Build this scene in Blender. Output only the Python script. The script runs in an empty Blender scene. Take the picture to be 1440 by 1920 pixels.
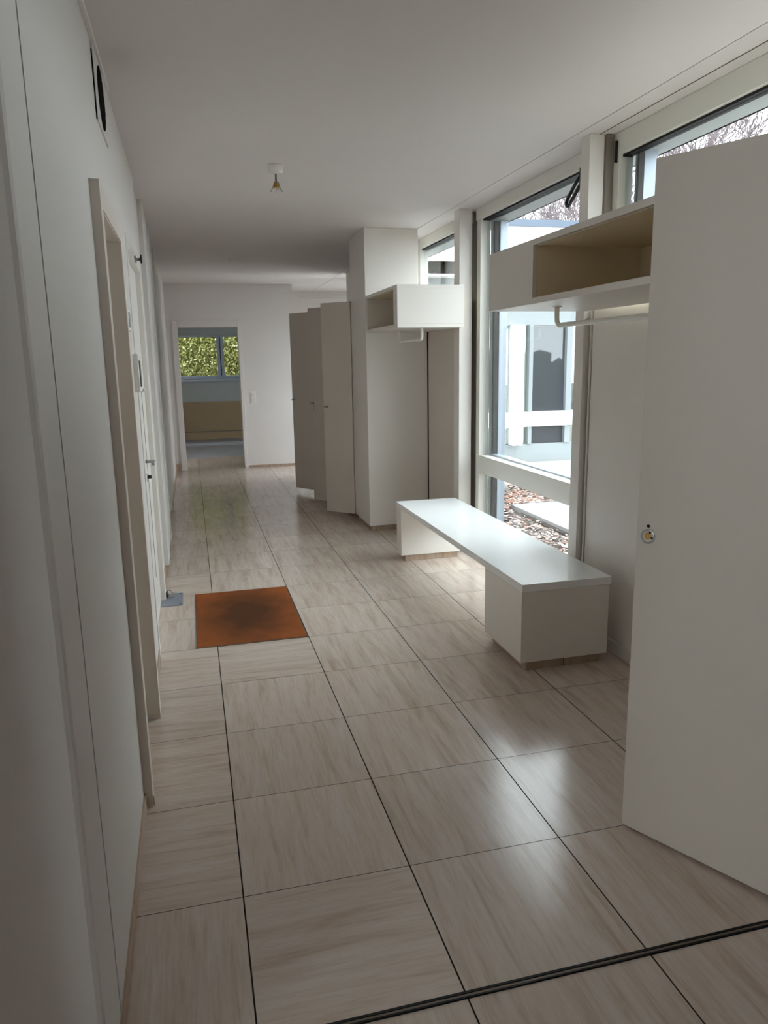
import bpy, bmesh, math, random
from mathutils import Vector, Matrix
random.seed(7)
S = bpy.context.scene
COL = S.collection

# ------------------------------------------------------------------ materials
def srgb(r, g, b):
    f = lambda c: (c/255/12.92) if c/255 <= 0.04045 else ((c/255+0.055)/1.055)**2.4
    return (f(r), f(g), f(b), 1)

def new_mat(name):
    m = bpy.data.materials.new(name); m.use_nodes = True
    nt = m.node_tree; nt.nodes.clear()
    out = nt.nodes.new('ShaderNodeOutputMaterial')
    return m, nt, out

def N(nt, t, **kw):
    n = nt.nodes.new(t)
    for k, v in kw.items():
        if k in n.inputs: n.inputs[k].default_value = v
        else: setattr(n, k, v)
    return n

def paint(name, col, rough=0.5, bump=0.0, scale=60, stretch=(1,1,1), var=0.03, spec=0.4, metal=0.0, coords='Object'):
    m, nt, out = new_mat(name)
    L = nt.links.new
    b = N(nt, 'ShaderNodeBsdfPrincipled', Roughness=rough, Metallic=metal)
    b.inputs['Specular IOR Level'].default_value = spec
    tc = N(nt, 'ShaderNodeTexCoord'); mp = N(nt, 'ShaderNodeMapping')
    mp.inputs['Scale'].default_value = stretch
    L(tc.outputs[coords], mp.inputs['Vector'])
    nz = N(nt, 'ShaderNodeTexNoise', Scale=scale, Detail=4.0)
    L(mp.outputs['Vector'], nz.inputs['Vector'])
    big = N(nt, 'ShaderNodeTexNoise', Scale=1.3, Detail=3.0)
    L(tc.outputs[coords], big.inputs['Vector'])
    mx = N(nt, 'ShaderNodeMixRGB', blend_type='MIX')
    mx.inputs['Color1'].default_value = tuple(c*(1-var) for c in col[:3])+(1,)
    mx.inputs['Color2'].default_value = tuple(min(1, c*(1+var)) for c in col[:3])+(1,)
    L(big.outputs['Fac'], mx.inputs['Fac'])
    L(mx.outputs['Color'], b.inputs['Base Color'])
    if bump:
        bp = N(nt, 'ShaderNodeBump', Strength=bump, Distance=0.002)
        L(nz.outputs['Fac'], bp.inputs['Height']); L(bp.outputs['Normal'], b.inputs['Normal'])
    L(b.outputs['BSDF'], out.inputs['Surface'])
    return m

M = {}
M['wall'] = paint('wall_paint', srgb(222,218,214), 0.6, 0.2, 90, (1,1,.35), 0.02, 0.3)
M['wall_dim'] = paint('wall_paint_dimmed', srgb(206,202,198), 0.6, 0.1, 90, (1,1,.35), 0.02, 0.3)  # same wall paint, darkened so the left wall catches less light
M['ceil'] = paint('ceiling_paint', srgb(219,215,212), 0.8, 0.2, 40, (1,1,1), 0.03, 0.2)
M['white'] = paint('white_lacquer', srgb(224,220,214), 0.30, 0.04, 30, (1,1,1), 0.01, 0.4)
M['door'] = paint('door_lacquer', srgb(212,203,193), 0.42, 0.05, 40, (1,1,.2), 0.01, 0.4)
M['shelf'] = paint('shelf_lacquer', srgb(218,213,206), 0.4, 0.03, 40, (1,1,1), 0.01, 0.4)
M['cream'] = paint('cream_board', srgb(226,213,186), 0.5, 0.0, 40, (1,1,1), 0.03, 0.3)
M['benchtop'] = paint('bench_laminate', srgb(238,240,240), 0.22, 0.03, 40, (1,1,1), 0.01, 0.5)
M['frame'] = paint('window_frame_paint', srgb(222,220,212), 0.4, 0.03, 30, (1,1,1), 0.01, 0.4)
M['gap_fill'] = paint('dark_grey_gap_fill', srgb(128,120,112), 0.5, 0, 30, (1,1,1), 0.02, 0.3)  # dark grey fill set into the gap between post and window frame
M['alu'] = paint('aluminium_profile', srgb(150,160,172), 0.4, 0.0, 30, (1,1,1), 0.02, 0.5, 0.3)
M['rubber'] = paint('black_gasket', srgb(22,22,24), 0.6, 0, 30, (1,1,1), 0.02, 0.3)
M['black'] = paint('black_metal', srgb(18,18,18), 0.35, 0, 30, (1,1,1), 0.02, 0.5)
M['gap'] = paint('dark_joint', srgb(28,26,24), 0.9, 0, 30, (1,1,1), 0.02, 0.1)
M['grout'] = paint('dark_grout', srgb(62,54,46), 0.9, 0.1, 200, (1,1,1), 0.1, 0.1)
M['steel'] = paint('brushed_steel', srgb(168,168,166), 0.35, 0, 30, (1,1,1), 0.03, 0.5, 0.9)
M['brass'] = paint('brass', srgb(186,152,88), 0.35, 0, 30, (1,1,1), 0.03, 0.5, 0.8)
M['zinc'] = paint('grey_steel_plate', srgb(136,142,152), 0.5, 0.05, 200, (1,1,1), 0.06, 0.4, 0.2)
M['plastic'] = paint('white_plastic', srgb(232,230,224), 0.35, 0, 30, (1,1,1), 0.01, 0.5)
M['ochre'] = paint('raw_wood_hole', srgb(214,160,84), 0.7, 0, 30, (1,1,1), 0.1, 0.2)
M['track'] = paint('track_metal', srgb(120,110,100), 0.4, 0, 30, (1,1,1), 0.03, 0.5, 0.5)
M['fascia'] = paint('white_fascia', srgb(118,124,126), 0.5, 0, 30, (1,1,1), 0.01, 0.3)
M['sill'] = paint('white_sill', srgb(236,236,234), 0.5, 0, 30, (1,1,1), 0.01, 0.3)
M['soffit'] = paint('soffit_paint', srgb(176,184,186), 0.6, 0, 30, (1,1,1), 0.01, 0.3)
M['zincroof'] = paint('zinc_flashing', srgb(72,82,96), 0.45, 0.1, 12, (1,1,1), 0.1, 0.5, 0.3)
M['bark'] = paint('bark', srgb(78,72,70), 0.9, 0.3, 20, (1,1,1), 0.15, 0.1)
M['twig'] = paint('hazed_twig_bark', srgb(104,94,96), 0.9, 0.0, 20, (1,1,1), 0.15, 0.1)  # twig bark lightened, the haze against the sky is in the colour
M['panelwood'] = paint('brown_panel', srgb(156,136,104), 0.5, 0.05, 8, (8,1,1), 0.1, 0.3)
M['roomfloor'] = paint('bare_screed', srgb(172,174,184), 0.5, 0.1, 5, (1,1,1), 0.12, 0.4)
M['roomwall'] = paint('room_wall', srgb(170,176,172), 0.7, 0.05, 40, (1,1,1), 0.03, 0.2)
M['blind'] = paint('roller_blind_box', srgb(150,158,154), 0.6, 0, 30, (1,1,1), 0.03, 0.3)
M['darkroom'] = paint('dark_curtain', srgb(70,72,74), 0.9, 0.1, 20, (8,8,1), 0.2, 0.1)
M['slab'] = paint('concrete_slab', srgb(122,119,122), 0.8, 0.3, 25, (1,1,1), 0.08, 0.2)
M['paving'] = paint('pale_paving', srgb(236,234,230), 0.8, 0.1, 40, (1,1,1), 0.04, 0.2)
M['rock'] = paint('pale_rock', srgb(118,116,108), 0.9, 0.8, 14, (1,1,1), 0.2, 0.2)
M['stepedge'] = paint('slab_shadow_edge', srgb(90,84,80), 0.9, 0.3, 25, (1,1,1), 0.1, 0.1)

def stone_mat(name, base, vein, light, attr=True, rough=0.3):
    m, nt, out = new_mat(name); L = nt.links.new
    b = N(nt, 'ShaderNodeBsdfPrincipled'); b.inputs['Specular IOR Level'].default_value = 0.45
    geo = N(nt, 'ShaderNodeNewGeometry')
    sep = N(nt, 'ShaderNodeSeparateXYZ'); L(geo.outputs['Position'], sep.inputs[0])
    sw = N(nt, 'ShaderNodeAttribute', attribute_name='swap'); rn = N(nt, 'ShaderNodeAttribute', attribute_name='rnd')
    def mixf(a, c, f):
        n = N(nt, 'ShaderNodeMix', data_type='FLOAT')
        L(f, n.inputs[0]); L(a, n.inputs[2]); L(c, n.inputs[3]); return n.outputs[0]
    u = mixf(sep.outputs['X'], sep.outputs['Y'], sw.outputs['Fac'])
    v = mixf(sep.outputs['Y'], sep.outputs['X'], sw.outputs['Fac'])
    off = N(nt, 'ShaderNodeMath', operation='MULTIPLY'); L(rn.outputs['Fac'], off.inputs[0]); off.inputs[1].default_value = 37.0
    def vec(su, sv):
        a = N(nt, 'ShaderNodeMath', operation='MULTIPLY'); L(u, a.inputs[0]); a.inputs[1].default_value = su
        c = N(nt, 'ShaderNodeMath', operation='MULTIPLY'); L(v, c.inputs[0]); c.inputs[1].default_value = sv
        cb = N(nt, 'ShaderNodeCombineXYZ'); L(a.outputs[0], cb.inputs[0]); L(c.outputs[0], cb.inputs[1]); L(off.outputs[0], cb.inputs[2])
        return cb.outputs[0]
    n1 = N(nt, 'ShaderNodeTexNoise', Scale=1.0, Detail=5.0, Roughness=0.6, Distortion=0.6); L(vec(24, 2.2), n1.inputs['Vector'])
    n2 = N(nt, 'ShaderNodeTexNoise', Scale=1.0, Detail=6.0, Roughness=0.7, Distortion=0.3); L(vec(90, 7), n2.inputs['Vector'])
    n3 = N(nt, 'ShaderNodeTexNoise', Scale=1.0, Detail=3.0); L(vec(3, 1.2), n3.inputs['Vector'])
    n4 = N(nt, 'ShaderNodeTexNoise', Scale=1.0, Detail=2.0); L(vec(130, 40), n4.inputs['Vector'])
    r1 = N(nt, 'ShaderNodeValToRGB'); L(n1.outputs['Fac'], r1.inputs[0])
    e = r1.color_ramp.elements; e[0].position = .3; e[0].color = vein; e[1].position = .72; e[1].color = light
    k = r1.color_ramp.elements.new(.47); k.color = base
    r2 = N(nt, 'ShaderNodeValToRGB'); L(n2.outputs['Fac'], r2.inputs[0])
    e = r2.color_ramp.elements; e[0].position = .32; e[0].color = (.80,.76,.71,1); e[1].position = .55; e[1].color = (1,1,1,1)
    mu = N(nt, 'ShaderNodeMixRGB', blend_type='MULTIPLY'); mu.inputs[0].default_value = .6
    L(r1.outputs[0], mu.inputs[1]); L(r2.outputs[0], mu.inputs[2])
    hv = N(nt, 'ShaderNodeHueSaturation'); L(mu.outputs[0], hv.inputs['Color'])
    vr = N(nt, 'ShaderNodeMapRange'); L(rn.outputs['Fac'], vr.inputs[0]); vr.inputs[3].default_value = .93; vr.inputs[4].default_value = 1.05
    L(vr.outputs[0], hv.inputs['Value'])
    L(hv.outputs[0], b.inputs['Base Color'])
    rr = N(nt, 'ShaderNodeMapRange'); L(n3.outputs['Fac'], rr.inputs[0]); rr.inputs[3].default_value = rough-.03; rr.inputs[4].default_value = rough+.09
    L(rr.outputs[0], b.inputs['Roughness'])
    bp = N(nt, 'ShaderNodeBump', Strength=.12, Distance=.001); L(n4.outputs['Fac'], bp.inputs['Height']); L(bp.outputs['Normal'], b.inputs['Normal'])
    L(b.outputs[0], out.inputs[0])
    return m
M['stone'] = stone_mat('travertine', srgb(199,184,172), srgb(184,165,150), srgb(208,197,189), rough=.15)
M['skirt'] = stone_mat('travertine_skirting', srgb(176,154,134), srgb(150,126,104), srgb(190,172,154), rough=.45)

def glass_mat(name, tint, boost=1.0):
    m, nt, out = new_mat(name); L = nt.links.new
    tr = N(nt, 'ShaderNodeBsdfTransparent', Color=tint)
    gl = N(nt, 'ShaderNodeBsdfGlossy', Roughness=0.0)
    lw = N(nt, 'ShaderNodeLayerWeight', Blend=.5)
    p = N(nt, 'ShaderNodeMath', operation='POWER'); L(lw.outputs['Facing'], p.inputs[0]); p.inputs[1].default_value = 5
    mr = N(nt, 'ShaderNodeMapRange'); L(p.outputs[0], mr.inputs[0]); mr.inputs[3].default_value = .045*boost; mr.inputs[4].default_value = 1
    mx = N(nt, 'ShaderNodeMixShader'); L(mr.outputs[0], mx.inputs[0]); L(tr.outputs[0], mx.inputs[1]); L(gl.outputs[0], mx.inputs[2])
    L(mx.outputs[0], out.inputs[0]); return m
M['glass'] = glass_mat('window_glass', (.95,.98,.97,1))
M['coolglass'] = glass_mat('courtyard_glass', (.93,.97,.97,1), 4.0)
m, nt, out = new_mat('dark_glass'); b = N(nt, 'ShaderNodeBsdfPrincipled', Roughness=.02); b.inputs['Base Color'].default_value = srgb(50,54,58); b.inputs['IOR'].default_value = 1.7
nt.links.new(b.outputs[0], out.inputs[0]); M['darkglass'] = b and m

def mat_mat():
    m, nt, out = new_mat('coir'); L = nt.links.new
    b = N(nt, 'ShaderNodeBsdfPrincipled', Roughness=.95); b.inputs['Specular IOR Level'].default_value = .1
    tc = N(nt, 'ShaderNodeTexCoord')
    # worn darker centre (dirt with a shape of its own)
    mp = N(nt, 'ShaderNodeMapping'); mp.inputs['Location'].default_value = (-.02,-.04,0); mp.inputs['Scale'].default_value = (3.6,2.1,1)
    L(tc.outputs['Object'], mp.inputs[0])
    wz = N(nt, 'ShaderNodeTexNoise', Scale=6.0, Detail=4.0); L(tc.outputs['Object'], wz.inputs['Vector'])
    ln = N(nt, 'ShaderNodeVectorMath', operation='LENGTH'); L(mp.outputs[0], ln.inputs[0])
    ad = N(nt, 'ShaderNodeMath', operation='MULTIPLY_ADD'); L(wz.outputs['Fac'], ad.inputs[0]); ad.inputs[1].default_value = .9; L(ln.outputs['Value'], ad.inputs[2])
    r = N(nt, 'ShaderNodeValToRGB'); L(ad.outputs[0], r.inputs[0])
    e = r.color_ramp.elements; e[0].position = .62; e[0].color = srgb(88,56,36); e[1].position = 1.0; e[1].color = srgb(150,86,46)
    mr = N(nt, 'ShaderNodeMapRange'); L(ad.outputs[0], mr.inputs[0]); mr.inputs[1].default_value = .0; mr.inputs[2].default_value = 2.0
    r.color_ramp.elements[0].position = .42; r.color_ramp.elements[1].position = .88
    L(mr.outputs[0], r.inputs[0])
    nz = N(nt, 'ShaderNodeTexNoise', Scale=260.0, Detail=2.0); L(tc.outputs['Object'], nz.inputs['Vector'])
    r2 = N(nt, 'ShaderNodeValToRGB'); L(nz.outputs['Fac'], r2.inputs[0]); r2.color_ramp.elements[0].position = .35; r2.color_ramp.elements[0].color = (.6,.6,.6,1); r2.color_ramp.elements[1].position = .6
    mu = N(nt, 'ShaderNodeMixRGB', blend_type='MULTIPLY'); mu.inputs[0].default_value = .6
    L(r.outputs[0], mu.inputs[1]); L(r2.outputs[0], mu.inputs[2]); L(mu.outputs[0], b.inputs['Base Color'])
    bp = N(nt, 'ShaderNodeBump', Strength=.6, Distance=.004); L(nz.outputs['Fac'], bp.inputs['Height']); L(bp.outputs['Normal'], b.inputs['Normal'])
    L(b.outputs[0], out.inputs[0]); return m
M['coir'] = mat_mat()

def ramp_mat(name, scale, stops, rough=.9, bump=.5, tex='noise'):
    m, nt, out = new_mat(name); L = nt.links.new
    b = N(nt, 'ShaderNodeBsdfPrincipled', Roughness=rough); b.inputs['Specular IOR Level'].default_value = .1
    tc = N(nt, 'ShaderNodeTexCoord')
    if tex == 'noise': nz = N(nt, 'ShaderNodeTexNoise', Scale=scale, Detail=6.0, Roughness=.7); o = nz.outputs['Fac']
    else: nz = N(nt, 'ShaderNodeTexVoronoi', Scale=scale); o = N(nt, 'ShaderNodeSeparateXYZ'); L(nz.outputs['Color'], o.inputs[0]); o = o.outputs[0]
    L(tc.outputs['Object'], nz.inputs['Vector'])
    r = N(nt, 'ShaderNodeValToRGB'); L(o, r.inputs[0])
    els = r.color_ramp.elements
    els[0].position, els[0].color = stops[0]; els[1].position, els[1].color = stops[-1]
    for p, c in stops[1:-1]: k = els.new(p); k.color = c
    L(r.outputs[0], b.inputs['Base Color'])
    if bump:
        bp = N(nt, 'ShaderNodeBump', Strength=bump, Distance=.01); L(o, bp.inputs['Height']); L(bp.outputs['Normal'], b.inputs['Normal'])
    L(b.outputs[0], out.inputs[0]); return m
M['soil'] = ramp_mat('garden_soil', 30, [(.3, srgb(48,40,37)), (.5, srgb(82,72,68)), (.7, srgb(116,108,104))])
M['gravel'] = ramp_mat('grey_gravel', 45, [(0, srgb(50,52,56)), (.5, srgb(90,90,96)), (1, srgb(140,140,144))], tex='v')
M['leafA'] = paint('dry_leaf_pale', srgb(164,150,144), .8, 0, 20, (1,1,1), .2, .2)
M['leafB'] = paint('dry_leaf_russet', srgb(150,108,90), .8, 0, 20, (1,1,1), .2, .2)
M['leafC'] = paint('dry_leaf_dark', srgb(100,90,86), .8, 0, 20, (1,1,1), .2, .2)
M['hedgeA'] = paint('hedge_leaf_yellow', srgb(146,144,78), .6, 0, 20, (1,1,1), .2, .3)
M['hedgeB'] = paint('hedge_leaf_green', srgb(96,100,48), .6, 0, 20, (1,1,1), .2, .3)
M['hedgeC'] = paint('hedge_leaf_pale', srgb(170,168,122), .6, 0, 20, (1,1,1), .2, .3)
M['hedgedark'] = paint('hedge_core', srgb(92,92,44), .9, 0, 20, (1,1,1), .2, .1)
M['bush'] = ramp_mat('dark_hedge', 9, [(.3, srgb(34,38,26)), (.6, srgb(74,72,50)), (.8, srgb(96,92,70))])

# ------------------------------------------------------------------ mesh helpers
class MB:
    def __init__(s): s.bm = bmesh.new(); s.mats = []
    def mi(s, m):
        if m not in s.mats: s.mats.append(m)
        return s.mats.index(m)
    def box(s, x0, y0, z0, x1, y1, z1, m='white'):
        i = s.mi(m)
        vs = [s.bm.verts.new(p) for p in [(x0,y0,z0),(x1,y0,z0),(x1,y1,z0),(x0,y1,z0),(x0,y0,z1),(x1,y0,z1),(x1,y1,z1),(x0,y1,z1)]]
        for f in [(0,3,2,1),(4,5,6,7),(0,1,5,4),(1,2,6,5),(2,3,7,6),(3,0,4,7)]:
            fc = s.bm.faces.new([vs[k] for k in f]); fc.material_index = i
        return s
    def prism(s, pts, z0, z1, m='white'):
        i = s.mi(m); n = len(pts)
        a = [s.bm.verts.new((p[0],p[1],z0)) for p in pts]; b = [s.bm.verts.new((p[0],p[1],z1)) for p in pts]
        s.bm.faces.new(a[::-1]).material_index = i; s.bm.faces.new(b).material_index = i
        for k in range(n): s.bm.faces.new([a[k],a[(k+1)%n],b[(k+1)%n],b[k]]).material_index = i
        return s
    def tube(s, pts, r, m='white', n=12, cap=True):
        i = s.mi(m); pts = [Vector(p) for p in pts]; rings = []
        rs = r if isinstance(r, (list,tuple)) else [r]*len(pts)
        prev = None
        for k, p in enumerate(pts):
            if k == 0: d = pts[1]-p
            elif k == len(pts)-1: d = p-pts[k-1]
            else: d = (pts[k+1]-pts[k-1])
            d.normalize()
            if prev is None:
                a = Vector((0,0,1)) if abs(d.z) < .9 else Vector((1,0,0))
                x = d.cross(a).normalized()
            else:
                x = (prev - d*prev.dot(d)).normalized()
            prev = x; y = d.cross(x)
            rings.append([s.bm.verts.new(p + (x*math.cos(2*math.pi*j/n)+y*math.sin(2*math.pi*j/n))*rs[k]) for j in range(n)])
        for k in range(len(rings)-1):
            for j in range(n):
                f = s.bm.faces.new([rings[k][j],rings[k][(j+1)%n],rings[k+1][(j+1)%n],rings[k+1][j]]); f.material_index = i; f.smooth = True
        if cap:
            s.bm.faces.new(rings[0][::-1]).material_index = i; s.bm.faces.new(rings[-1]).material_index = i
        return s
    def lathe(s, prof, c, m='white', n=32, axis='z'):
        # prof: (r, h) pairs
        i = s.mi(m); rings = []
        for r, h in prof:
            ring = []
            for j in range(n):
                a = 2*math.pi*j/n; u, v = r*math.cos(a), r*math.sin(a)
                p = {'z':(u,v,h),'x':(h,u,v),'y':(v,h,u)}[axis]
                ring.append(s.bm.verts.new((c[0]+p[0],c[1]+p[1],c[2]+p[2])))
            rings.append(ring)
        for k in range(len(rings)-1):
            for j in range(n):
                f = s.bm.faces.new([rings[k][j],rings[k][(j+1)%n],rings[k+1][(j+1)%n],rings[k+1][j]]); f.material_index = i; f.smooth = True
        s.bm.faces.new(rings[0][::-1]).material_index = i; s.bm.faces.new(rings[-1]).material_index = i
        return s
    def build(s, name, parent=None, bevel=0.0, loc=None, origin=None, recalc=True):
        if recalc: bmesh.ops.recalc_face_normals(s.bm, faces=s.bm.faces)
        o3 = Vector(origin) if origin else Vector((0,0,0))
        if origin: bmesh.ops.translate(s.bm, verts=s.bm.verts, vec=-o3)
        me = bpy.data.meshes.new(name); s.bm.to_mesh(me); s.bm.free()
        for k in s.mats: me.materials.append(M[k])
        o = bpy.data.objects.new(name, me); COL.objects.link(o)
        o.location = o3
        if parent is not None:
            o.parent = parent
            o.location = o3 - Vector(parent.location) if parent.get('_e') else o3
        if bevel:
            b = o.modifiers.new('bevel', 'BEVEL'); b.width = bevel; b.segments = 2; b.limit_method = 'ANGLE'; b.angle_limit = math.radians(50)
        return o

def empty(name, loc=(0,0,0), label=None, cat=None, group=None, kind=None):
    o = bpy.data.objects.new(name, None); COL.objects.link(o); o.location = loc; o['_e'] = 1
    o.empty_display_size = .1
    return tag(o, label, cat, group, kind)
def tag(o, label=None, cat=None, group=None, kind=None):
    if label: o['label'] = label
    if cat: o['category'] = cat
    if group: o['group'] = group
    if kind: o['kind'] = kind
    return o
def struct(o, label=None, cat=None): return tag(o, label, cat, kind='structure')
def child(mb, name, root, bevel=0.0, label=None):
    "build in world coordinates, parent to root without moving it"
    o = mb.build(name, bevel=bevel)
    o.parent = root
    w = Vector((0,0,0)); r = root
    while r is not None:
        w += Vector(r.location); r = r.parent
    o.location = -w
    if label: o['label'] = label
    return o

H = 2.60           # ceiling height
XL = -0.30         # left wall
XW = 1.96          # inner face of the window posts

# ------------------------------------------------------------------ floor: individual travertine tiles
def build_floor():
    bm = bmesh.new()
    sw = bm.faces.layers.float.new('swap'); rn = bm.faces.layers.float.new('rnd')
    for (a,b_,c_,d_) in ((-3.2,-5.2,2.10,8.7),(2.10,-5.2,4.2,-.1),(-3.2,8.7,8.2,10.7)):
        g = bm.faces.new([bm.verts.new(p) for p in [(a,b_,-.004),(c_,b_,-.004),(c_,d_,-.004),(a,d_,-.004)]]); g.material_index = 1
    rnd = random.Random(3)
    def quad(x0,y0,x1,y1,s,r):
        f = bm.faces.new([bm.verts.new(p) for p in [(x0,y0,0),(x1,y0,0),(x1,y1,0),(x0,y1,0)]]); f[sw] = s; f[rn] = r; f.material_index = 0
    for ix in range(-7, 17):
        for iy in range(-11, 22):
            x0 = ix*.5; y0 = iy*.5
            gx, gy = .0022, .0013
            xe = x0+.5-gx
            if 0 <= iy < 17:
                if x0 >= 2.1: continue
                xe = min(xe, 2.10)
            elif iy < 0 and x0 >= 4.0: continue
            s = 0.0
            if ix == -1 and iy in (1,2,3,4,7,-1): s = 1.0
            if ix == 0 and iy in (0,4): s = 1.0
            if ix < -1 or ix > 3: s = float(rnd.random() < .2)
            quad(x0+gx, y0+gy, xe, y0+.5-gy, s, rnd.random())
    me = bpy.data.meshes.new('floor'); bm.to_mesh(me); bm.free()
    me.materials.append(M['stone']); me.materials.append(M['grout'])
    o = bpy.data.objects.new('floor', me); COL.objects.link(o); struct(o)
    MBx = MB(); MBx.box(-3.2,-5.2,-.3,2.18,8.59,-.006,'grout').box(2.18,-5.2,-.3,4.2,-.1,-.006,'grout').box(-3.2,8.7,-.3,8.2,10.7,-.006,'grout')
    struct(MBx.build('floor_base'))
build_floor()
# floor only under the house: courtyard ground is separate and slightly above the slab edge
# ------------------------------------------------------------------ ceiling
mb = MB()
mb.box(-3.2,-5.2,H,1.90,10.7,H+.2,'ceil').box(1.905,-5.2,H,2.30,8.3,H+.2,'ceil').box(1.905,8.3,H,8.2,10.7,H+.2,'ceil').box(2.3,-5.2,H,4.2,-.1,H+.2,'ceil').box(1.90,-5.2,H+.006,1.905,10.7,H+.2,'gap')
struct(mb.build('ceiling'))

# ------------------------------------------------------------------ left wall with openings
WT = .22
mb = MB()
mb.box(XL-WT,.1303,0, XL,1.10,H,'wall_dim').box(XL-WT,.128,0,XL-.002,.132,H,'track')
mb.box(XL-WT,1.10,1.975, XL,1.72,H,'wall_dim')
mb.box(XL-WT,1.72,0, XL,2.42,H,'wall_dim')
mb.box(XL-WT,2.42,2.12, XL,3.50,H,'wall_dim')
mb.box(XL-WT,3.50,0, XL-.02,9.6,H,'wall_dim')
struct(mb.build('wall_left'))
struct(MB().box(XL-WT,-.08,0, XL,.1293,H,'wall_dim').build('wall_left_end', bevel=.012))
# full-height wall thickening past the entry door, floating above the floor
mb = MB(); mb.box(-.34,4.12,.05,-.288,4.42,H-.001,'wall_dim'); struct(mb.build('trim_1', bevel=.003))
mb = MB(); mb.box(-.34,4.52,.05,-.296,5.02,H-.001,'wall_dim').box(-.34,5.02,.03,-.290,5.10,H-.001,'wall_dim'); struct(mb.build('trim_2', bevel=.003))
mb = MB(); mb.box(-.34,5.36,.04,-.312,5.44,H-.001,'wall_dim').box(-.34,6.3,.04,-.312,6.36,H-.001,'wall_dim'); struct(mb.build('trim_3', bevel=.003))
# stone skirting
mb = MB(); mb.box(XL-.01,-.08,0,XL+.007,1.04,.055,'skirt').box(XL-.01,1.78,0,XL+.006,2.40,.055,'skirt'); struct(mb.build('baseboard_left', bevel=.002))
mb = MB(); mb.box(-.335,3.56,0,-.313,9.6,.055,'skirt'); struct(mb.build('baseboard_left_far'))
# wall in the camera's plane, left of and right of the wide opening
mb = MB(); mb.box(-3.2,-.20,0,XL-WT-.001,-.08,H,'wall'); struct(mb.build('wall_front_left'))
mb = MB(); mb.box(1.53,-.20,0,4.2,-.08,H,'wall'); struct(mb.build('wall_front_right'))
# room behind the camera
mb = MB(); mb.box(-3.2,-5.2,0,-3.0,-2.5,H,'wall').box(-3.2,-2.5,0,-3.0,-.9,.95,'wall').box(-3.2,-2.5,2.2,-3.0,-.9,H,'wall').box(-3.2,-.9,0,-3.0,-.20,H,'wall'); struct(mb.build('wall_back_left'))
mb = MB(); mb.box(4.0,-5.2,0,4.2,-.20,H,'wall'); struct(mb.build('wall_back_right'))
mb = MB(); mb.box(-3.0,-5.2,0,4.0,-5.0,H,'wall'); struct(mb.build('wall_back'))
mb = MB(); mb.box(-3.12,-2.5,.95,-3.06,-.9,1.01,'frame').box(-3.12,-2.5,2.14,-3.06,-.9,2.2,'frame').box(-3.12,-2.5,1.01,-3.06,-2.44,2.14,'frame').box(-3.12,-.96,1.01,-3.06,-.9,2.14,'frame').box(-3.095,-2.44,1.01,-3.089,-.96,2.14,'glass')
struct(mb.build('added_fill_window'))  # unseen window, added and placed to light the near door

# little side room behind the first doorway, unlit
mb = MB(); mb.box(-1.6,.7,0,-1.5,2.1,H,'wall').box(-1.5,.7,0,XL-WT,.8,H,'wall').box(-1.5,2.0,0,XL-WT,2.1,H,'wall')
struct(mb.build('wall_side_room'))
# door casing 1
r = empty('door_1', (XL,1.41,0), kind='structure')
c = MB(); c.box(XL-.001,1.04,0,-.271,1.10,2.05,'door').box(XL-.001,1.72,0,-.271,1.78,2.05,'door').box(XL-.001,1.10,1.975,-.271,1.72,2.05,'door')
c.box(-.40,1.098,.002,-.275,1.1005,1.975,'door').box(-.40,1.7195,.02,-.272,1.722,1.975,'door').box(-.40,1.10,1.972,-.275,1.72,1.976,'door')
child(c, 'door_frame', r, .002)
c = MB(); c.box(-.44,1.10,.012,-.40,1.72,1.972,'door'); child(c, 'door_leaf', r, .002)
c = MB(); c.box(-.39,1.10,0,-.33,1.72,.006,'track'); child(c, 'threshold', r)
c = MB(); c.box(-.30,1.046,0,-.268,1.052,.035,'skirt'); child(c, 'skirting_stub', r)

# ------------------------------------------------------------------ entry door (door_2)
r = empty('door_2', (XL,2.96,0), kind='structure')
c = MB(); c.box(XL-.10,2.42,0,XL+.004,2.50,2.12,'white').box(XL-.10,3.42,0,XL+.004,3.50,2.12,'white').box(XL-.10,2.50,2.05,XL+.004,3.42,2.12,'white')
child(c, 'door_frame', r, .002)
c = MB(); c.box(-.375,2.503,.012,-.325,3.417,2.046,'white')
for yy in (2.60, 2.80, 3.10): c.box(-.326,yy,.25,-.3235,yy+.008,1.36,'gap')
leaf = child(c, 'door_leaf', r, .002)
c = MB(); c.lathe([(.024,-.327),(.024,-.317)], (0,2.82,.99), 'steel', 20, 'x').tube([(-.32,2.82,.99),(-.285,2.82,.99),(-.272,2.81,.99),(-.270,2.79,.99),(-.270,2.70,.99)], .009, 'steel', 10)
child(c, 'door_handle', leaf)
c = MB(); c.lathe([(.024,-.327),(.022,-.312)], (0,2.82,.90), 'steel', 20, 'x').lathe([(.011,-.315),(.010,-.290)], (0,2.82,.905), 'black', 14, 'x')
child(c, 'lock_cylinder', leaf)
c = MB(); c.box(-.327,2.80,.74,-.3185,2.845,.83,'steel'); child(c, 'lock_plate', leaf, .002)
c = MB(); c.box(-.327,2.52,1.20,-.318,2.56,1.30,'steel'); child(c, 'mail_slot', leaf, .002)
# door chain bracket up on the frame
c = MB(); c.box(-.30,2.95,2.055,-.288,3.02,2.085,'steel').tube([(-.296,2.98,2.07),(-.262,2.98,2.07)], .008, 'steel', 10).box(-.266,2.96,2.048,-.258,3.0,2.092,'black').box(-.335,2.60,2.068,-.296,2.95,2.072,'steel')
b_ = child(c, 'door_closer', r)
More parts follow.
